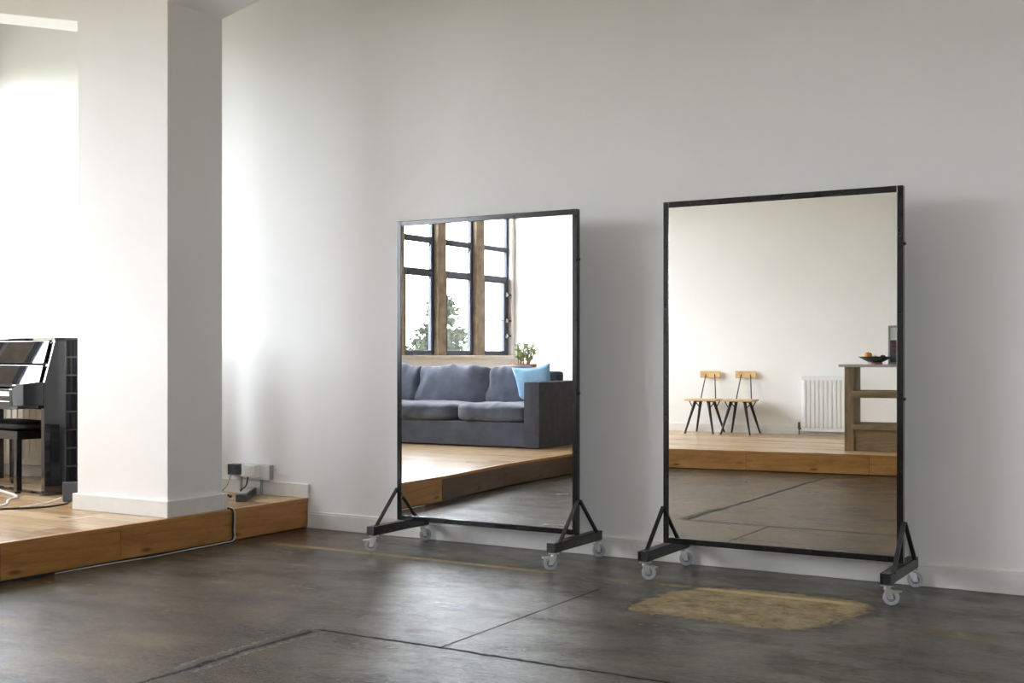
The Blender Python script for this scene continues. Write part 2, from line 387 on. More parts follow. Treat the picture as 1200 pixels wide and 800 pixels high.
for gi, gl_ in enumerate(LIGHTS):
    for li, (a, b) in enumerate(gl_):
        nwin += 1
        last = gi == 0 and li == 0
        e = structure(empty('window_%d' % nwin, (xl((a + b) / 2), (a + b) / 2, SILL)), 'tall dark steel window light with two transoms', 'window')
        xm, ym = e.location.x, e.location.y
        loc = lambda x, y, z: (x + xl(y) - xm, y - ym, z - SILL)
        fw = .045
        fr_ = MB()
        # outer frame, then an inner casement on the side that hinges
        for p0, p1 in ((a, a + fw), (b - fw, b)): fr_.box(-.11, -.055, p0, p1, SILL, HEAD)
        fr_.box(-.11, -.055, a, b, SILL, SILL + .045).box(-.11, -.055, a, b, HEAD - .05, HEAD)
        fr_.map(loc).build('window_frame', 'winframe', e, bev=.004)
        MB().box(-.108, -.045, a + fw, b - fw, 2.20, 2.27).map(loc).build('transom', 'winframe', e, bev=.004)
        MB().box(-.108, -.045, a + fw, b - fw, 2.61, 2.675).map(loc).build('transom', 'winframe', e, bev=.004)
        # lower casement: slim leaf set inside the frame, closing stile towards the far end
        cs = MB().box(-.09, -.045, a + fw, a + fw + (.075 if last else .035), SILL + .045, 2.20).box(-.09, -.045, b - fw - .02, b - fw, SILL + .045, 2.20)
        cs.box(-.09, -.045, a + fw, b - fw, SILL + .045, SILL + .065).box(-.09, -.045, a + fw, b - fw, 2.175, 2.20)
        cas = cs.map(loc).build('casement', 'winframe', e, bev=.003)
        if last:
            MB().box(-.062, -.05, a + fw, b - fw, 1.655, 1.667).map(loc).build('glazing_bar', 'winframe', e)
            for zz in (1.45, 1.66, 2.02):
                MB().box(-.045, -.005, a + fw + .02, a + fw + .05, zz - .03, zz + .03).box(-.012, .008, a + fw - .03, a + fw + .05, zz - .012, zz + .012).map(loc).build('catch', 'steel2', cas, bev=.003)
        else:
            # hopper vent between the transoms with its sloping stay
            MB().box(-.07, -.035, a + fw, b - fw, 2.595, 2.625).box(-.085, -.045, a + fw, a + fw + .03, 2.27, 2.61).map(loc).build('vent', 'winframe', e, bev=.003)
            MB().rod((-.03, a + fw + .06, 2.60), (-.03, a + (b - a) * .62, 2.28), .008).map(loc).build('stay', 'winframe', e, smooth=True)
        MB().box(-.079, -.075, a + fw, b - fw, SILL + .045, HEAD - .05).map(loc).build('glass', 'glass', e)

nwin += 1
e = structure(empty('window_%d' % nwin, ((FW[0] + FW[1]) / 2, yo((FW[0] + FW[1]) / 2), FW[2])), 'unseen dark steel window added for fill light in the far wall behind the camera', 'window')
fl = lambda x, y, z: (x - e.location.x, y + yo(x) - e.location.y, z - FW[2])
fm_ = MB()
for a, b in ((FW[0], FW[0] + .05), (FW[1] - .05, FW[1])): fm_.box(a, b, -.11, -.055, FW[2], FW[3])
fm_.box(FW[0] + .05, FW[1] - .05, -.11, -.055, FW[2], FW[2] + .05).box(FW[0] + .05, FW[1] - .05, -.11, -.055, FW[3] - .05, FW[3])
fm_.map(fl).build('window_frame', 'winframe', e, bev=.004)
MB().box((FW[0] + FW[1]) / 2 - .02, (FW[0] + FW[1]) / 2 + .02, -.105, -.06, FW[2] + .05, FW[3] - .05).map(fl).build('glazing_bar', 'winframe', e)
MB().box(FW[0] + .05, FW[1] - .05, -.079, -.075, FW[2] + .05, FW[3] - .05).map(fl).build('glass', 'glass', e)

# column and the beam it carries, haunches sloping up from it both ways
structure(MB().prism([(-9.0, 3.86), (-6.20, 3.262), (-6.20, PZ), (-5.40, PZ), (-5.40, 3.268), (-2.6, 3.88), (XR, 3.88), (XR, CZ), (-9.0, CZ)], 'y', 5.04, 5.49).build('wall_pier', 'wall', bev=.005), 'wide white square pillar on the wooden platform, carrying a beam that slopes up both ways', 'pillar')
sk = MB()
for x0, x1, y0, y1 in ((-6.222, -5.378, 5.018, 5.04), (-5.40, -5.378, 5.04, 5.49), (-6.222, -6.20, 5.04, 5.49), (-6.222, -5.378, 5.49, 5.512)):
    sk.box(x0, x1, y0, y1, PZ, PZ + .10)
structure(sk.build('baseboard_pier', 'trim', bev=.004), 'white skirting round the foot of the pillar', 'skirting')
structure(MB().box(-5.325, XR, WY - .018, WY, 0, .098).box(-5.325, XR, WY - .012, WY, .098, .112).build('baseboard_back', 'trim', bev=.003), 'white skirting along the concrete floor under the mirrors', 'skirting')
structure(MB().box(-8.8, -5.33, WY - .018, WY, PZ, PZ + .095).build('baseboard_back_upper', 'trim', bev=.003), 'white skirting on the platform below the sockets', 'skirting')
structure(MB().box(-8.62, XR, 0, .018, PZ, PZ + .10).map(lambda x, y, z: (x, y + yo(x), z)).build('baseboard_front', 'trim', bev=.003), 'white skirting behind the two chairs', 'skirting')
structure(MB().box(0, .018, -2.5, WY - .02, PZ, PZ + .10).map(sh).build('baseboard_left', 'trim', bev=.003), 'white skirting below the tall windows', 'skirting')

# raised L-shaped platform: edge facing the concrete floor runs along the window side, then across in front of the far wall
pe = [(-5.35, WY), (-5.355, 5.53), (-5.39, 3.9), (-5.53, 2.7), (-5.60, .325), (-2.71, -.042), (XR, -.97)]
outer = [(XR, yo(XR)), (-8.54, yo(-8.54)), (-8.80, WY)]
plat = structure(empty('platform', (0, 0, 0)), 'raised oak platform wrapping two sides of the concrete floor', 'platform')
MB().prism(pe + outer, 'z', .02, PZ - .022).build('platform_base', 'black', plat)
ce = [(x + (.006 if i < 5 else 0), y + (.006 if i >= 4 else 0)) for i, (x, y) in enumerate(pe)]
MB().prism(ce + outer, 'z', PZ - .022, PZ).build('deck', 'deck', plat, bev=.002)
for p, q in zip(ce[:5], ce[1:6]):
    p, q = Vector((*p, 0)), Vector((*q, 0)); d = (q - p).normalized()
    o = MB().box(.0, (q - p).length, -.045, .002, PZ - .0225, PZ + .0006).build('nosing', 'fascia_x', plat, bev=.002)
    o.location = p; o.rotation_euler = (0, 0, math.atan2(d.y, d.x))
cuts = [(-5.355, 5.535), (-5.3551, 5.523), (-5.3737, 4.66), (-5.39, 3.9), (-5.53, 2.7), (-5.574, 1.2), (-5.60, .325)]
def fascia(p, q, mat):
    p, q = Vector((*p, 0)), Vector((*q, 0)); d = (q - p).normalized(); nrm = Vector((-d.y, d.x, 0))
    L = (q - p).length
    o = MB().box(0, L - .003, -.02, 0, .006, PZ - .024).build('fascia_board', mat, plat, bev=.002)
    o.location = p + nrm * .004; o.rotation_euler = (0, 0, math.atan2(d.y, d.x)); return o
fascia((-5.352, WY - .004), (-5.357, 5.535), 'fascia_x')
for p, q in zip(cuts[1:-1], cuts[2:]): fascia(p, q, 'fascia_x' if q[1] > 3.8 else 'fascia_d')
for p, q in (((-5.60, .325), (-4.2, .147)), ((-4.2, .147), (-3.0, -.005)), ((-3.0, -.005), (-2.71, -.042)), ((-2.71, -.042), (-.5, -.323)), ((-.5, -.323), (XR, -.97))): fascia(p, q, 'fascia_x')

# ------------------------------------------------------------------ wheeled mirrors
def castor(parent, x, y, ang, brake, top=.095):
    c = MB().box(-.03, .03, -.022, .022, top - .006, top).rod((0, 0, top - .018), (0, 0, top - .006), .016).build('castor', 'zinc', parent, bev=.001)
    c.location = (x, y, 0); c.rotation_euler = (0, 0, ang)
    ox = .018; r = .0375
    fk = MB()
    for s in (-1, 1):
        fk.prism([(-.016, top - .018), (.020, top - .018), (ox + .012, r - .008), (ox - .012, r - .008)], 'y', s * .0165 - .0015, s * .0165 + .0015)
    fk.box(-.016, .022, -.018, .018, top - .021, top - .017).rod((ox, -.021, r), (ox, .021, r), .006)
    fk.build('fork', 'zinc', c, bev=.0008)
    prof = [(.020, -.011), (.030, -.012), (.0365, -.010), (.0375, -.004), (.0375, .004), (.0365, .010), (.030, .012), (.020, .011)]
    wq = MB().lathe(prof + [prof[0]], 32); wq.map(lambda a, b, z: (a + ox, z, b + r)); wq.build('wheel', 'wheel', c, smooth=True)
    hb = MB().lathe([(0, -.008), (.010, -.0115), (.021, -.009), (.021, .009), (.010, .0115), (0, .008)], 24); hb.map(lambda a, b, z: (a + ox, z, b + r)); hb.build('hub', 'hub', c, smooth=True)
    if brake:
        MB().prism([(.004, top - .026), (.052, top - .034), (.066, top - .030), (.066, top - .026), (.045, top - .022), (.004, top - .019)], 'y', -.015, .015).build('brake_lever', 'zinc', c, bev=.001)

def wheeled_mirror(label, x0, x1, glass, dark, levers, angs):
    """x0..x1 outer edges of the upright frame"""
    ym = 5.92; w = x1 - x0; xc = (x0 + x1) / 2
    e = empty('wheeled_mirror', (xc, ym, 0), 0, label, 'mirror', 'wheeled mirrors against the back wall')
    t = .031; z0, z1 = .160, 1.981; h = w / 2; dz = .018
    fm = MB().box(-h, -h + t, -dz, dz, z0, z1).box(h - t, h, -dz, dz, z0, z1).box(-h + t, h - t, -dz, dz, z0, z0 + t).box(-h + t, h - t, -dz, dz, z1 - t, z1)
    frame = fm.build('frame', 'steel', e, bev=.003)
    for zz in (.95, 1.70):
        MB().rod((h, 0, zz), (h + .008, 0, zz), .008).build('bolt', 'black', frame)
    MB().box(-h + t - .002, h - t + .002, -.013, -.008, z0 + t - .002, z1 - t + .002).build('mirror_glass', glass, e)
    MB().box(-h + t - .002, h - t + .002, -.007, .006, z0 + t - .002, z1 - t + .002).build('back_board', 'plastd', e)
    k = 0
    for s in (-1, 1):
        xo = s * h; a, b = (xo - .055, xo - .002) if s > 0 else (xo - .025, xo + .028)
        if s > 0: a, b = xo - .045, xo + .006
        bm_ = MB()
        y0, y1 = -.285, .285; th = .004
        bm_.box(a, b, y0, y1, .150 - th, .150).box(a, b, y0, y1, .098, .098 + th).box(a, a + th, y0, y1, .098, .150).box(b - th, b, y0, y1, .098, .150)
        fb = bm_.build('foot_beam', 'steel2', e, bev=.001)
        for yy in (y0, y1):
            q = .0 if not dark else .012
            q = q if yy < 0 else -q
            MB().box(a + .002, b - .002, min(yy, yy) + q - .001, yy + q + .001, .100, .148).build('end_cap_or_hollow', 'black' if dark else 'steel2', fb)  # with dark set, a black plate paints the shade inside the open tube
        xb = (b - .010) if s > 0 else (a + .010)
        xb = xo + (.001 if s > 0 else -.001) + (-.009 if s > 0 else .009) + s * .010
        for sg in (-1, 1):
            MB().bar((xb, sg * .012, .352), (xb, sg * .222, .147), .012, .020, up=(1, 0, 0)).build('brace', 'steel' if s < 0 else 'steel2', e, bev=.001)
        for yy in (-.25, .25):
            castor(e, (a + b) / 2, yy, angs[k], yy < 0 and True); k += 1
    return e
wheeled_mirror('black-framed wheeled mirror nearer the pillar, reflecting the sofa and windows', -4.352, -3.110, 'mirror1', False, None, (R(216), R(37), R(212), R(33)))
wheeled_mirror('black-framed wheeled mirror further from the pillar, reflecting two chairs', -2.590, -1.338, 'mirror2', True, None, (R(20), R(26), R(10), R(18)))

# ------------------------------------------------------------------ sofa (seen in the left mirror)
sx, sy, sr = -6.10, 1.075, R(178)
so = empty('sofa', (sx, sy, PZ), sr, 'slate blue linen sofa on the platform below the windows', 'sofa')
# local: x runs along the front away from the right arm, y points out of the back... (rotated 180: +x = left, +y = back)
W_, D_ = 2.40, .95
MB().box(.19, W_ - .19, .03, D_ - .02, .015, .265, bev=.02).build('base', 'sofa', so, smooth=True)
for nm, a, b in (('arm', .0, .185), ('arm', W_ - .185, W_)):
    MB().box(a, b, 0, D_, .008, .70, bev=.03).build(nm, 'sofa_dark', so, smooth=True)
MB().box(.185, W_ - .185, D_ - .17, D_, .03, .80, bev=.04).build('back_frame', 'sofa_dark', so, smooth=True)
for i, (a, b) in enumerate(((.188, 1.045), (1.05, W_ - .188))):
    c = MB().cushion((a + b) / 2, .405, .365, b - a, .81, .205, 7, .22, i + 1, .016, 24).build('seat_cushion', 'sofa', so, smooth=True, angle=180)
tilt = Matrix.Rotation(R(78), 4, 'X')
for i, (a, b) in enumerate(((.40, .965), (.93, 1.90), (1.87, W_ - .19))):
    MB().cushion((a + b) / 2, D_ - .29 - .012 * (i % 2), .615, b - a, .50, .23, 6.5, .42, i + 5, .024, 22, rot=tilt).build('back_cushion', 'sofa', so, smooth=True, angle=180)
def pillow_mesh(w, h, t, n=22):
    m = MB(); g = {}
    for sd in (1, -1):
        for i in range(n + 1):
            for j in range(n + 1):
                u, v = -1 + 2 * i / n, -1 + 2 * j / n
                if sd < 0 and (i in (0, n) or j in (0, n)): g[sd, i, j] = g[1, i, j]; continue
                pin = 1 - .13 * (1 - v * v) * u * u - .13 * (1 - u * u) * v * v
                q = max(0, (1 - u * u) * (1 - v * v)) ** .42
                wr = mnoise.noise(Vector((u * 2.2, v * 2.2, sd * 3))) * .012 * q
                g[sd, i, j] = m.bm.verts.new((u * w / 2 * pin, v * h / 2 * pin, sd * (t / 2 * q) + wr))
        for i in range(n):
            for j in range(n):
                m.bm.faces.new([g[sd, i, j], g[sd, i + 1, j], g[sd, i + 1, j + 1], g[sd, i, j + 1]])
    return m
# stands on the seat, leans back and towards the arm
pil = pillow_mesh(.45, .46, .15).build('throw_cushion', 'pillow', None, smooth=True, angle=180)
pil.matrix_world = Matrix.Translation((-6.475, .52, .845)) @ Matrix.Rotation(R(-10), 4, 'Z') @ Matrix.Rotation(R(-14), 4, 'X') @ Matrix.Rotation(R(90), 4, 'X') @ Matrix.Rotation(R(6), 4, 'Z')
tag(pil, 'sky blue square cushion leaning on the arm of the sofa', 'cushion')

# plant on a stool behind the sofa
st = empty('plant_stand', (-7.10, -.32, PZ), 0, 'small wooden stand behind the sofa holding the succulent', 'stand')
MB().box(-.19, .19, -.19, .19, .595, .625).build('top', 'pine', st, bev=.004)
for i in (-1, 1):
    for j in (-1, 1): MB().bar((i * .16, j * .16, 0), (i * .15, j * .15, .595), .03, .03).build('leg', 'pine', st)
pot = empty('potted_plant', (-7.10, -.32, PZ + .625), 0, 'leafy succulent in a terracotta pot behind the sofa', 'plant')
MB().lathe([(0, 0), (.10, 0), (.135, .19), (.15, .19), (.15, .25), (.135, .25), (.13, .22), (0, .21)], 32).build('pot', 'terracotta', pot, smooth=True)
MB().lathe([(0, .225), (.128, .222), (.128, .21), (0, .21)], 24).build('soil', 'soil', pot)
stm, lf = MB(), MB()
rnd = random.Random(4)
for i in range(13):
    a = rnd.uniform(0, 6.28); ln = rnd.uniform(.14, .27); tx = rnd.uniform(.04, .17)
    p0 = Vector((.06 * math.cos(a), .06 * math.sin(a), .22)); p1 = Vector((tx * math.cos(a), tx * math.sin(a) * .7, .22 + ln))
    mid = (p0 + p1) / 2 + Vector((rnd.uniform(-.02, .02), rnd.uniform(-.02, .02), .02))
    stm.tube([p0, mid, p1], .005, 6)
    for j in range(9):
        q = mid.lerp(p1, j / 8) if j > 1 else p0.lerp(mid, .7)
        b = rnd.uniform(0, 6.28); d = Vector((math.cos(b), math.sin(b), rnd.uniform(.1, .9))).normalized()
        rm = d.to_track_quat('Z', 'Y').to_matrix().to_4x4(); rm.translation = q + d * .022
        bb = bmesh.new(); bmesh.ops.create_uvsphere(bb, u_segments=8, v_segments=6, radius=1)
        bmesh.ops.transform(bb, matrix=rm @ Matrix.Diagonal((.014, .006, .026, 1)), verts=bb.verts); lf._add(bb)
stm.build('stem', 'stem', pot, smooth=True); lf.build('foliage', 'leaf', pot, smooth=True)

# ------------------------------------------------------------------ chairs (seen in the right mirror)
def make_chair():
    e = empty('side_chair', (0, 0, PZ), 0)
    # local: front towards +y
    seat = MB()
    for y0, y1 in ((-.165, -.004), (.004, .185)):
        yy0, yy1 = y0, y1
        seat.prism([(-.205 + (.02 if y0 < 0 else 0), y0), (.205 - (.02 if y0 < 0 else 0), y0), (.205 - (.01 if y0 < 0 else 0), y1), (-.205 + (.01 if y0 < 0 else 0), y1)], 'z', .408, .432)
    seat.build('seat', 'pine', e, bev=.006)
    n = 12; us = [-.135 + .27 * i / n for i in range(n + 1)]; cv = lambda u: -.235 + .5 * u * u
    bk = MB().prism([(u, cv(u)) for u in us] + [(u, cv(u) + .017) for u in us[::-1]], 'z', .692, .784)
    bk.build('backrest', 'pine', e, bev=.007)
    for s in (-1, 1):
        MB().rod((s * .10, -.13, .40), (s * .06, -.222, .74), .0075).build('back_rod', 'leg', e, smooth=True)
        for yf, yt in ((.225, .11), (-.225, -.10)):
            L_ = MB().rod((s * .185, yf, 0), (s * .085, yt, .41), .0115, .021).build('leg', 'leg', e, smooth=True)
            MB().rod((s * .108, yt + (yf - yt) * .23, .315), (s * .17, yt * .9, .408), .007).build('brace', 'leg', L_, smooth=True)
        MB().box(s * .085 - .015, s * .085 + .015, -.13, .14, .392, .409).build('cross_rail', 'leg', e)
    return e
ch = make_chair()
ch.location = (-5.665, -2.395, PZ); ch.rotation_euler = (0, 0, R(-3))
tag(ch, 'pine and black splay-legged chair furthest from the radiator', 'chair', 'two chairs against the far wall')
c2 = copy_tree(ch); c2.location = (-5.20, -2.42, PZ)
tag(c2, 'pine and black splay-legged chair nearer the radiator', 'chair', 'two chairs against the far wall')

# ------------------------------------------------------------------ radiators
def radiator(name, loc, rz, w, h, mat, pitch, label, zb=.05, valve=True):
    e = empty(name, loc, rz, label, 'radiator')      # local: x along wall, y out of wall
    n = int(w / pitch)
    pan = MB(); pts = []
    for i in range(n):
        x0 = i * pitch + .02
        pts += [(x0, .085), (x0 + pitch * .10, .095), (x0 + pitch * .72, .095), (x0 + pitch * .82, .085)]
    poly = [(.0, .08)] + pts + [(w, .085), (w, .07), (0, .07)]
    pan.prism(poly, 'z', zb + .05, zb + h - .05)
    pan.box(0, w, .07, .088, zb, zb + .05).box(0, w, .07, .088, zb + h - .05, zb + h)
    pan.build('panel', mat, e, bev=.002)
    MB().box(.0, w, .03, .07, zb + h - .02, zb + h).box(0, .01, .03, .07, zb, zb + h).box(w - .01, w, .03, .07, zb, zb + h).build('side_grille', mat, e)
    for x_ in (w * .2, w * .8): MB().box(x_ - .02, x_ + .02, .0, .072, zb + .1, zb + h - .1).build('bracket', mat, e)
    if valve:
        MB().rod((-.035, .06, 0), (-.035, .06, zb + .035), .008).rod((-.035, .06, zb + .03), (.0, .06, zb + .03), .009).rod((-.035, .06, zb + .03), (-.035, .06, zb + .11), .017, .014).build('valve', 'plastd', e, smooth=True)
    return e
radiator('radiator', (-4.50, yo(-4.50) + .004, PZ), math.atan(-.05), .56, .68, 'radw', .0525, 'white panel radiator on the wall between the chairs and the shelf counter', .045)
radiator('radiator', (-7.05, WY - .002, PZ), math.pi, 1.55, .62, 'radb', .075, 'cream panel radiator on the wall behind the piano', .10, False)

# ------------------------------------------------------------------ counter with shelves (seen in the right mirror)
ct = empty('shelf_counter', (-3.355, -.405, PZ), math.atan(-.127), 'reclaimed timber counter with open shelves and grey worktop', 'counter')
cw, cd = 1.55, .50
MB().box(-.055, cw + .05, -cd - .02, .03, .854, .882, bev=.003).build('worktop', 'worktop', ct)
for a, b in ((0, .095), (cw - .095, cw)): MB().box(a, b, -cd, 0, 0, .854, bev=.006).build('side_panel', 'reclaimed_z', ct)
for zz, t_ in ((.542, .07), (.217, .058)): MB().box(.068, cw - .068, -cd + .02, .012, zz, zz + t_, bev=.006).build('shelf', 'reclaimed', ct)
MB().box(.095, cw - .095, -.05, -.02, 0, .217, bev=.003).build('plinth_board', 'reclaimed', ct)
# fruit bowl on the counter
bz = PZ + .882
bw = empty('fruit_bowl', (-3.09, -.60, bz), 0, 'shallow dark green bowl of fruit on the counter', 'bowl')
MB().lathe([(0, .018), (.06, .018), (.115, .045), (.163, .072), (.172, .078), (.168, .080), (.115, .056), (.05, .030), (0, .028)], 40).build('bowl', 'bowl', bw, smooth=True, angle=180)
MB().lathe([(0, 0), (.072, 0), (.066, .02), (0, .02)], 32).build('foot', 'bowl_foot', bw)
def fruit(name, mat, r, off, sq, label, cat):
    bb = bmesh.new(); bmesh.ops.create_uvsphere(bb, u_segments=20, v_segments=14, radius=r)
    b2 = MB()._add(bb); b2.map(lambda x, y, z: (x, y, z * sq - (.12 * r if z > .8 * r else 0)))
    o = b2.build(name, mat, None, smooth=True, angle=180); o.location = Vector((-3.09, -.60, bz)) + Vector(off); tag(o, label, cat)
    s = MB().rod((0, 0, r * sq * .85), (0, 0, r * sq * .85 + .008), .003).build('stalk', 'stem', o)
    return o
fruit('orange', 'orange', .041, (-.072, .01, .090), .95, 'orange in the dark bowl, left-hand fruit in the mirror', 'fruit')
fruit('lemon', 'lime', .030, (.0, .0, .066), .9, 'yellow-green fruit in the middle of the dark bowl', 'fruit')
fruit('plum', 'plum', .030, (.072, -.01, .071), .95, 'dark plum at the right-hand side of the bowl', 'fruit')
fp = empty('framed_print', (-2.99, -.80, bz), R(-12), 'small grey-framed print standing on the counter beyond the bowl', 'picture')
fb_ = MB().box(-.02, .0, -.012, .012, 0, .40).box(.22, .24, -.012, .012, 0, .40).box(0, .22, -.012, .012, 0, .02).box(0, .22, -.012, .012, .38, .40).build('frame', 'plastg', fp, bev=.002)
MB().box(0, .22, -.004, .006, .02, .38).build('print', 'print', fp)
MB().bar((.11, -.01, .25), (.11, -.10, .0), .03, .005).build('easel_strut', 'plastg', fp)

# ------------------------------------------------------------------ piano (left edge) and bench
prz = R(170); pc = (-6.974, 5.394, PZ)
pn = empty('upright_piano', pc, prz, 'glossy black upright piano at the left edge behind the pillar', 'piano')
PW = 1.44
def side(x0, x1):
    return MB().prism([(-.40, .0), (-.0, .0), (-.0, .60), (.0, .77), (-.08, 1.07), (-.40, 1.07)], 'x', x0, x1)
for a, b in ((0, .045), (PW - .045, PW)):
    sp_ = side(a, b).build('side_panel', 'gloss', pn, bev=.004)
    MB().prism([(.004, .622), (.228, .622), (.230, .735), (.205, .765), (.004, .785)], 'x', a, b).build('arm', 'gloss', pn, bev=.004)
    MB().box(a - .004, b + .004, -.30, .012, 0, .02).build('toe_block', 'gloss', sp_, bev=.003)
MB().box(.045, PW - .045, -.36, .225, .600, .655).build('keybed', 'gloss', pn, bev=.003)
MB().box(.045, PW - .045, .200, .225, .655, .695).build('key_slip', 'gloss', pn, bev=.003)
MB().box(.045, PW - .045, -.40, -.385, .56, 1.07).build('back_panel', 'gloss', pn)
MB().box(-.004, PW + .004, -.41, -.075, 1.07, 1.09).build('lid', 'gloss', pn, bev=.003)
MB().prism([(.018, .762), (.006, .762), (-.028, .898), (-.016, .898)], 'x', .05, PW - .05).build('fallboard', 'gloss', pn, bev=.002)
MB().prism([(-.018, .912), (-.034, .912), (-.075, 1.068), (-.061, 1.068)], 'x', .05, PW - .05).build('music_desk', 'gloss', pn, bev=.002)
MB().box(.05, PW - .05, -.035, .02, .742, .762).build('desk_rail', 'gloss', pn, bev=.002)
MB().box(.045, PW - .045, -.05, -.02, 0, .016).build('foot_rail', 'gloss', pn)
kx0, kw_ = .095, (PW - .19) / 52
for i in range(52):
    MB().box(kx0 + i * kw_ + .0006, kx0 + (i + 1) * kw_ - .0006, .02, .190, .690, .716, bev=.001).build('white_key', 'ivory', pn)
    if i % 7 in (0, 1, 3, 4, 5) and i < 51:
        MB().box(kx0 + (i + 1) * kw_ - .006, kx0 + (i + 1) * kw_ + .006, .02, .125, .716, .728, bev=.001).build('black_key', 'ebony', pn)
u_ = Vector((math.cos(prz), math.sin(prz), 0)); n_ = Vector((-math.sin(prz), math.cos(prz), 0))
bnl = Vector(pc) + u_ * .64 + n_ * -.115
be = empty('piano_bench', bnl, prz, 'black padded bench tucked under the piano keyboard', 'bench')
MB().cushion(0, 0, .465, .72, .34, .07, 6, .35, 3, 0, 12).build('pad', 'leather', be, smooth=True, angle=180)
MB().box(-.36, .36, -.17, .17, .375, .435, bev=.004).build('seat_frame', 'gloss', be)
for i in (-1, 1):
    for j in (-1, 1):
        lg = MB().bar((i * .345, j * .155, .014), (i * .335, j * .15, .40), .042, .042).build('leg', 'gloss', be, bev=.003)
        MB().rod((i * .345, j * .155, 0), (i * .345, j * .155, .018), .02).build('foot_pad', 'black', lg)

# disc rack and stacked cases beside the piano, behind the pillar (mirrored in the piano's side)
rk = empty('disc_rack', (-6.36, 5.74, PZ), 0, 'narrow pale rack of disc cases behind the pillar, mirrored in the piano', 'rack')
rb = MB(); nc = 8; ph = .136
rb.box(.13, .14, 0, .105, 0, nc * ph + .008)
for k in range(nc + 1): rb.box(0, .13, 0, .105, k * ph, k * ph + .008)
for yv in (0, .097): rb.box(0, .13, yv, yv + .008, 0, nc * ph + .008)
rb.build('rack_frame', 'cdcase', rk)
case_me = {}
for k in 'abcde':
    b_ = bmesh.new(); b_.free()
    o = MB().box(0, .115, -.005, .005, 0, .124).build('disc_case', 'sp' + k); case_me[k] = o.data; bpy.data.objects.remove(o)
rnd = random.Random(9)
for k in range(nc):
    for yv in (.010,):
        for j in range(7):
            kk = rnd.choice('aaabbcde')
            o = bpy.data.objects.new('disc_case', case_me[kk]); COL.objects.link(o)
            o.location = (-6.355 + rnd.uniform(0, .008), 5.74 + yv + .0056 + j * .0118, PZ + k * ph + .0085)
            tag(o, 'slim disc case standing in the narrow rack behind the pillar', 'disc case', 'disc cases in the rack')
for si, (yy, nn) in enumerate(((5.60, 11), (5.672, 13))):
    zz = PZ
    for j in range(nn):
        t_ = rnd.choice((.018, .028, .040, .05))
        if zz + t_ > PZ + (.43 if si == 0 else .50): t_ = .018
        o = MB().box(-.07, .07, -.032, .032, 0, t_, bev=.002).build('video_case', 'sp' + rnd.choice('aabcde')); o.location = (-6.285 + rnd.uniform(-.006, .006), yy, zz); zz += t_
        tag(o, 'case lying in the %s pile beside the disc rack behind the pillar' % ('lower' if si == 0 else 'taller'), 'case', 'cases piled beside the rack')
# small black box against the pillar foot
bx = MB().box(-.04, .04, -.05, .05, 0, .125, bev=.006).build('power_adaptor', 'plastd'); bx.location = (-6.585, 5.30, PZ); bx.rotation_euler = (0, 0, R(-35))
tag(bx, 'small black box on the platform beside the pillar foot', 'box')

# ------------------------------------------------------------------ sockets, plugs, cables
def socket(x0, x1, z0, z1, label):
    e = empty('wall_socket', ((x0 + x1) / 2, WY, z0), 0, label, 'socket', 'double sockets above the platform skirting')
    h = (x1 - x0) / 2; H = z1 - z0
    MB().box(-h, h, -.04, 0, 0, H, bev=.003).build('back_box', 'plastg', e)
    MB().box(-h, h, -.05, -.04, 0, H, bev=.003).build('face_plate', 'plastw', e)
    for s in (-1, 1): MB().box(s * h * .5 - .012, s * h * .5 + .012, -.054, -.05, H * .72, H * .9, bev=.001).build('switch', 'plastw', e)
    MB().rod((.0 + (.0), -.02, 0), (.0, -.02, -z0 + PZ + .001), .011).build('conduit', 'plastg', e, smooth=True)
    return e
socket(-6.028, -5.848, .322, .408, 'white double socket nearer the pillar with a dark plug in it')
socket(-5.838, -5.655, .308, .408, 'white double socket further from the pillar with a white adaptor in it')
def plug(loc, w, d, h, mat, label, name='power_plug'):
    o = MB().box(-w / 2, w / 2, -d, 0, 0, h, bev=.008).build(name, mat); o.location = loc; tag(o, label, 'plug')
    MB().box(-w * .32, w * .32, -d - .004, -d + .002, h * .2, h * .8, bev=.002).build('face', mat, o); return o
plug((-5.945, WY - .0505, .335), .085, .055, .075, 'plastd', 'dark grey plug in the socket nearer the pillar')
plug((-5.785, WY - .0505, .325), .115, .065, .085, 'plastw', 'chunky white adaptor plugged into the socket further from the pillar')
def cable(name, pts, r, mat, label): return tag(MB().tube(pts, r).build(name, mat, None, smooth=True), label, 'cable')
ps = empty('power_strip', (-5.70, 6.02, PZ), R(124), 'dark grey power strip lying on the platform corner', 'power strip')
MB().box(-.225, .225, -.033, .033, 0, .048, bev=.006).build('body', 'plastd', ps)
MB().box(-.165, .20, -.026, .026, .046, .052, bev=.003).build('outlet_panel', 'plastg', ps)
zc = PZ + .006
cable('cable', [(-5.78, WY - .12, .33), (-5.78, 6.10, .27), (-5.83, 6.10, .235), (-5.828, 6.195, .222)], .005, 'cableb', 'black lead from the white adaptor to the power strip')
cable('cable', [(-5.945, WY - .112, .345), (-5.96, 6.10, .26), (-6.02, 6.06, zc), (-6.12, 5.98, zc)], .0035, 'cableg', 'thin grey lead from the dark plug down to the platform')
cable('cable', [(-6.10, 6.05, .36), (-5.99, 6.00, .36), (-5.965, 6.0, .30), (-6.03, 5.98, .235), (-6.14, 5.93, zc)], .005, 'cableb', 'black cable looping beside the pillar edge')
cable('cable', [(-6.0, 6.0, zc), (-5.86, 6.03, zc), (-5.80, 5.97, zc)], .006, 'cableb', 'short black cable behind the power strip')
zf = .008
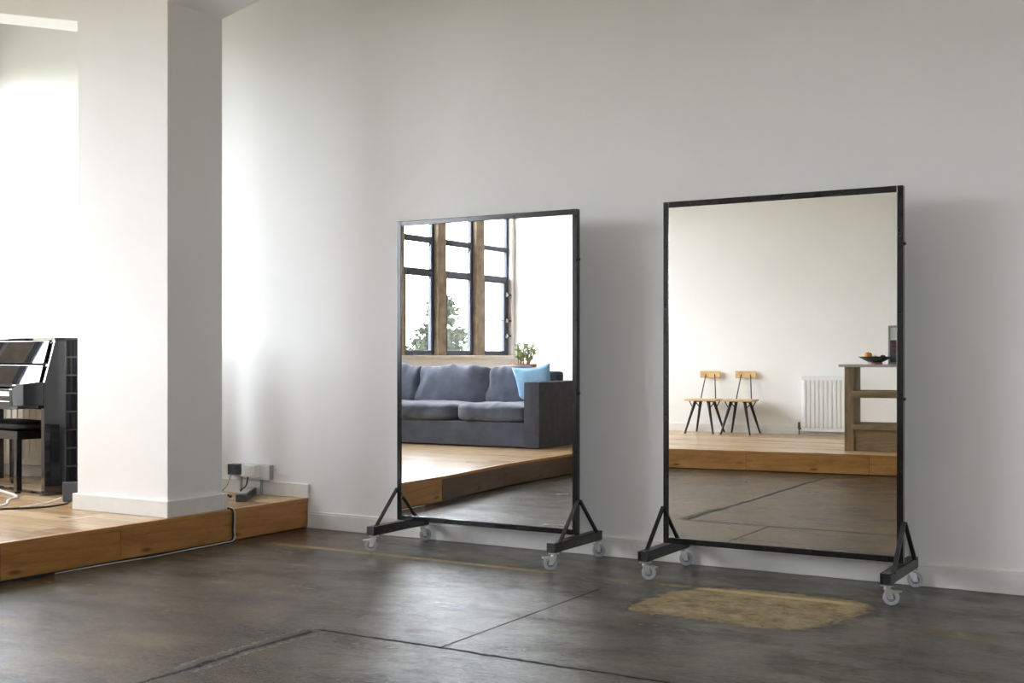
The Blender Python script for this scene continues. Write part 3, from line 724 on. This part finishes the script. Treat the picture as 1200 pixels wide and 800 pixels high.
cable('cable', [(-5.62, 5.70, zc), (-5.45, 5.545, zc), (-5.352, 5.517, PZ + .004), (-5.335, 5.517, PZ - .03), (-5.337, 5.514, .08), (-5.335, 5.505, .014), (-5.338, 5.40, zf), (-5.335, 5.1, zf), (-5.348, 4.8, zf), (-5.35, 4.5, zf), (-5.35, 4.1, zf), (-5.37, 3.5, zf)], .006, 'cableb', 'black cable dropping over the platform edge and along its foot')
cable('cable', [(-5.62, 5.73, zc), (-5.45, 5.575, zc), (-5.352, 5.531, PZ + .004), (-5.333, 5.531, PZ - .03), (-5.334, 5.529, .08), (-5.322, 5.51, .014), (-5.322, 5.40, .006), (-5.315, 5.1, .006), (-5.30, 4.85, .006), (-5.335, 4.6, .004), (-5.345, 4.2, .004)], .003, 'cablew', 'thin white cable dropping over the platform edge')
cable('cable', [(-7.9, 5.50, zc), (-7.71, 5.49, zc), (-7.32, 5.36, zc), (-7.05, 5.235, zc), (-6.93, 5.08, zc), (-6.75, 4.93, zc), (-6.70, 4.80, zc), (-6.78, 4.62, zc)], .009, 'cablew', 'white cable curving across the platform in front of the piano')
cable('cable', [(-6.62, 4.60, zc), (-6.56, 4.77, zc), (-6.461, 4.89, zc), (-6.418, 5.0, zc), (-6.45, 5.15, zc), (-6.53, 5.27, zc + .01)], .006, 'cableb', 'black cable on the platform running to the small black box')
cable('cable', [(-6.52, 4.86, zc), (-6.53, 5.0, zc + .006), (-6.61, 5.15, zc), (-6.60, 5.235, zc + .02)], .005, 'cablew', 'short pale lead into the small black box')

# ------------------------------------------------------------------ outdoors
structure(MB().prism([(-200, -120), (60, -120), (60, -3.7), (-9.5, -3.7), (-9.5, 120), (-200, 120)], 'z', -2.2, -2.0).build('ground', 'grass'), 'rough grass outside the windows', 'ground')
hl = MB(); N = 30; rows = []
for i in range(7):
    rows.append([hl.bm.verts.new((-70 - i * 14, -110 + 220 * j / N, -2.1 + [0, 1.5, 3.5, 6, 8.2, 9.6, 10][i] * (.75 + .35 * mnoise.noise(Vector((j * .23, i * .2, 3)))))) for j in range(N + 1)])
for i in range(6):
    for j in range(N): hl.bm.faces.new((rows[i][j], rows[i][j + 1], rows[i + 1][j + 1], rows[i + 1][j]))
structure(hl.build('hillside', 'hill', smooth=True, angle=180), 'pale grassy hillside beyond the windows', 'hill')
def tree(loc, h, r, seed, label):
    e = empty('tree', loc, 0, label, 'tree', None)
    rn = random.Random(seed)
    MB().rod((0, 0, 0), (0, 0, h * .9), .14, .03).build('trunk', 'bark', e, smooth=True)
    lf = MB(); br = MB()
    for i in range(150):
        t = rn.uniform(.12, 1.0); a = rn.uniform(0, 6.28); rr = r * (1.05 - t) ** .8 * rn.uniform(.45, 1.0); zb = h * t
        tip = Vector((rr * math.cos(a), rr * math.sin(a), zb - rr * .12)); root = Vector((0, 0, zb))
        br.rod(root, tip, .025, .008, 5)
        for k in range(48):
            c = root.lerp(tip, rn.uniform(.25, 1.05)) + Vector((rn.gauss(0, .13), rn.gauss(0, .13), rn.gauss(0, .09)))
            d1 = Vector((rn.gauss(0, 1), rn.gauss(0, 1), rn.gauss(0, .5))).normalized(); d2 = d1.orthogonal()
            s = rn.uniform(.07, .14)
            lf.bm.faces.new([lf.bm.verts.new(c + d1 * s), lf.bm.verts.new(c + d2 * s * .5), lf.bm.verts.new(c - d1 * s), lf.bm.verts.new(c - d2 * s * .5)])
    br.build('branches', 'bark', e); lf.build('foliage', 'tree', e)
    return e
tree((-24, -23.25, -2.05), 5.35, 3.3, 3, 'bushy conifer beyond the middle window, mirrored in the left mirror')

# ------------------------------------------------------------------ light: overcast sky through the windows
wd = bpy.data.worlds.new('overcast'); S.world = wd; wd.use_nodes = True
bgn = wd.node_tree.nodes['Background']; bgn.inputs[0].default_value = (.88, .93, 1.0, 1); bgn.inputs[1].default_value = 5.0
for gl_ in LIGHTS:
    a, b = gl_[0][0], gl_[-1][1]
    l = bpy.data.lights.new('window_portal', 'AREA'); l.shape = 'RECTANGLE'; l.size = b - a; l.size_y = HEAD - SILL
    l.cycles.is_portal = True
    o = bpy.data.objects.new('window_portal', l); COL.objects.link(o)
    o.location = (xl((a + b) / 2) - .17, (a + b) / 2, (SILL + HEAD) / 2); o.rotation_euler = Vector((1, 0, 0)).to_track_quat('-Z', 'Y').to_euler()

l = bpy.data.lights.new('window_portal', 'AREA'); l.shape = 'RECTANGLE'; l.size = FW[1] - FW[0]; l.size_y = FW[3] - FW[2]; l.cycles.is_portal = True
o = bpy.data.objects.new('window_portal', l); COL.objects.link(o); xm = (FW[0] + FW[1]) / 2
o.location = (xm, yo(xm) - .17, (FW[2] + FW[3]) / 2); o.rotation_euler = Vector((.05, 1, 0)).to_track_quat('-Z', 'Y').to_euler()

# ------------------------------------------------------------------ camera
cam = bpy.data.cameras.new('camera'); co = bpy.data.objects.new('camera', cam); COL.objects.link(co)
co.location = (0, 0, 1.15); co.rotation_euler = (R(90), 0, R(30.9))
cam.sensor_width = 36; cam.lens = 36 * 1400 / 1200; cam.shift_y = 19 / 1200; cam.clip_start = .05; cam.clip_end = 500
S.camera = co
S.view_settings.view_transform = 'Standard'; S.view_settings.look = 'None'; S.view_settings.gamma = 1; S.view_settings.use_curve_mapping = False
S.view_settings.exposure = 2.72
S.cycles.diffuse_bounces = 8; S.cycles.glossy_bounces = 6; S.cycles.max_bounces = 16; S.cycles.use_denoising = True
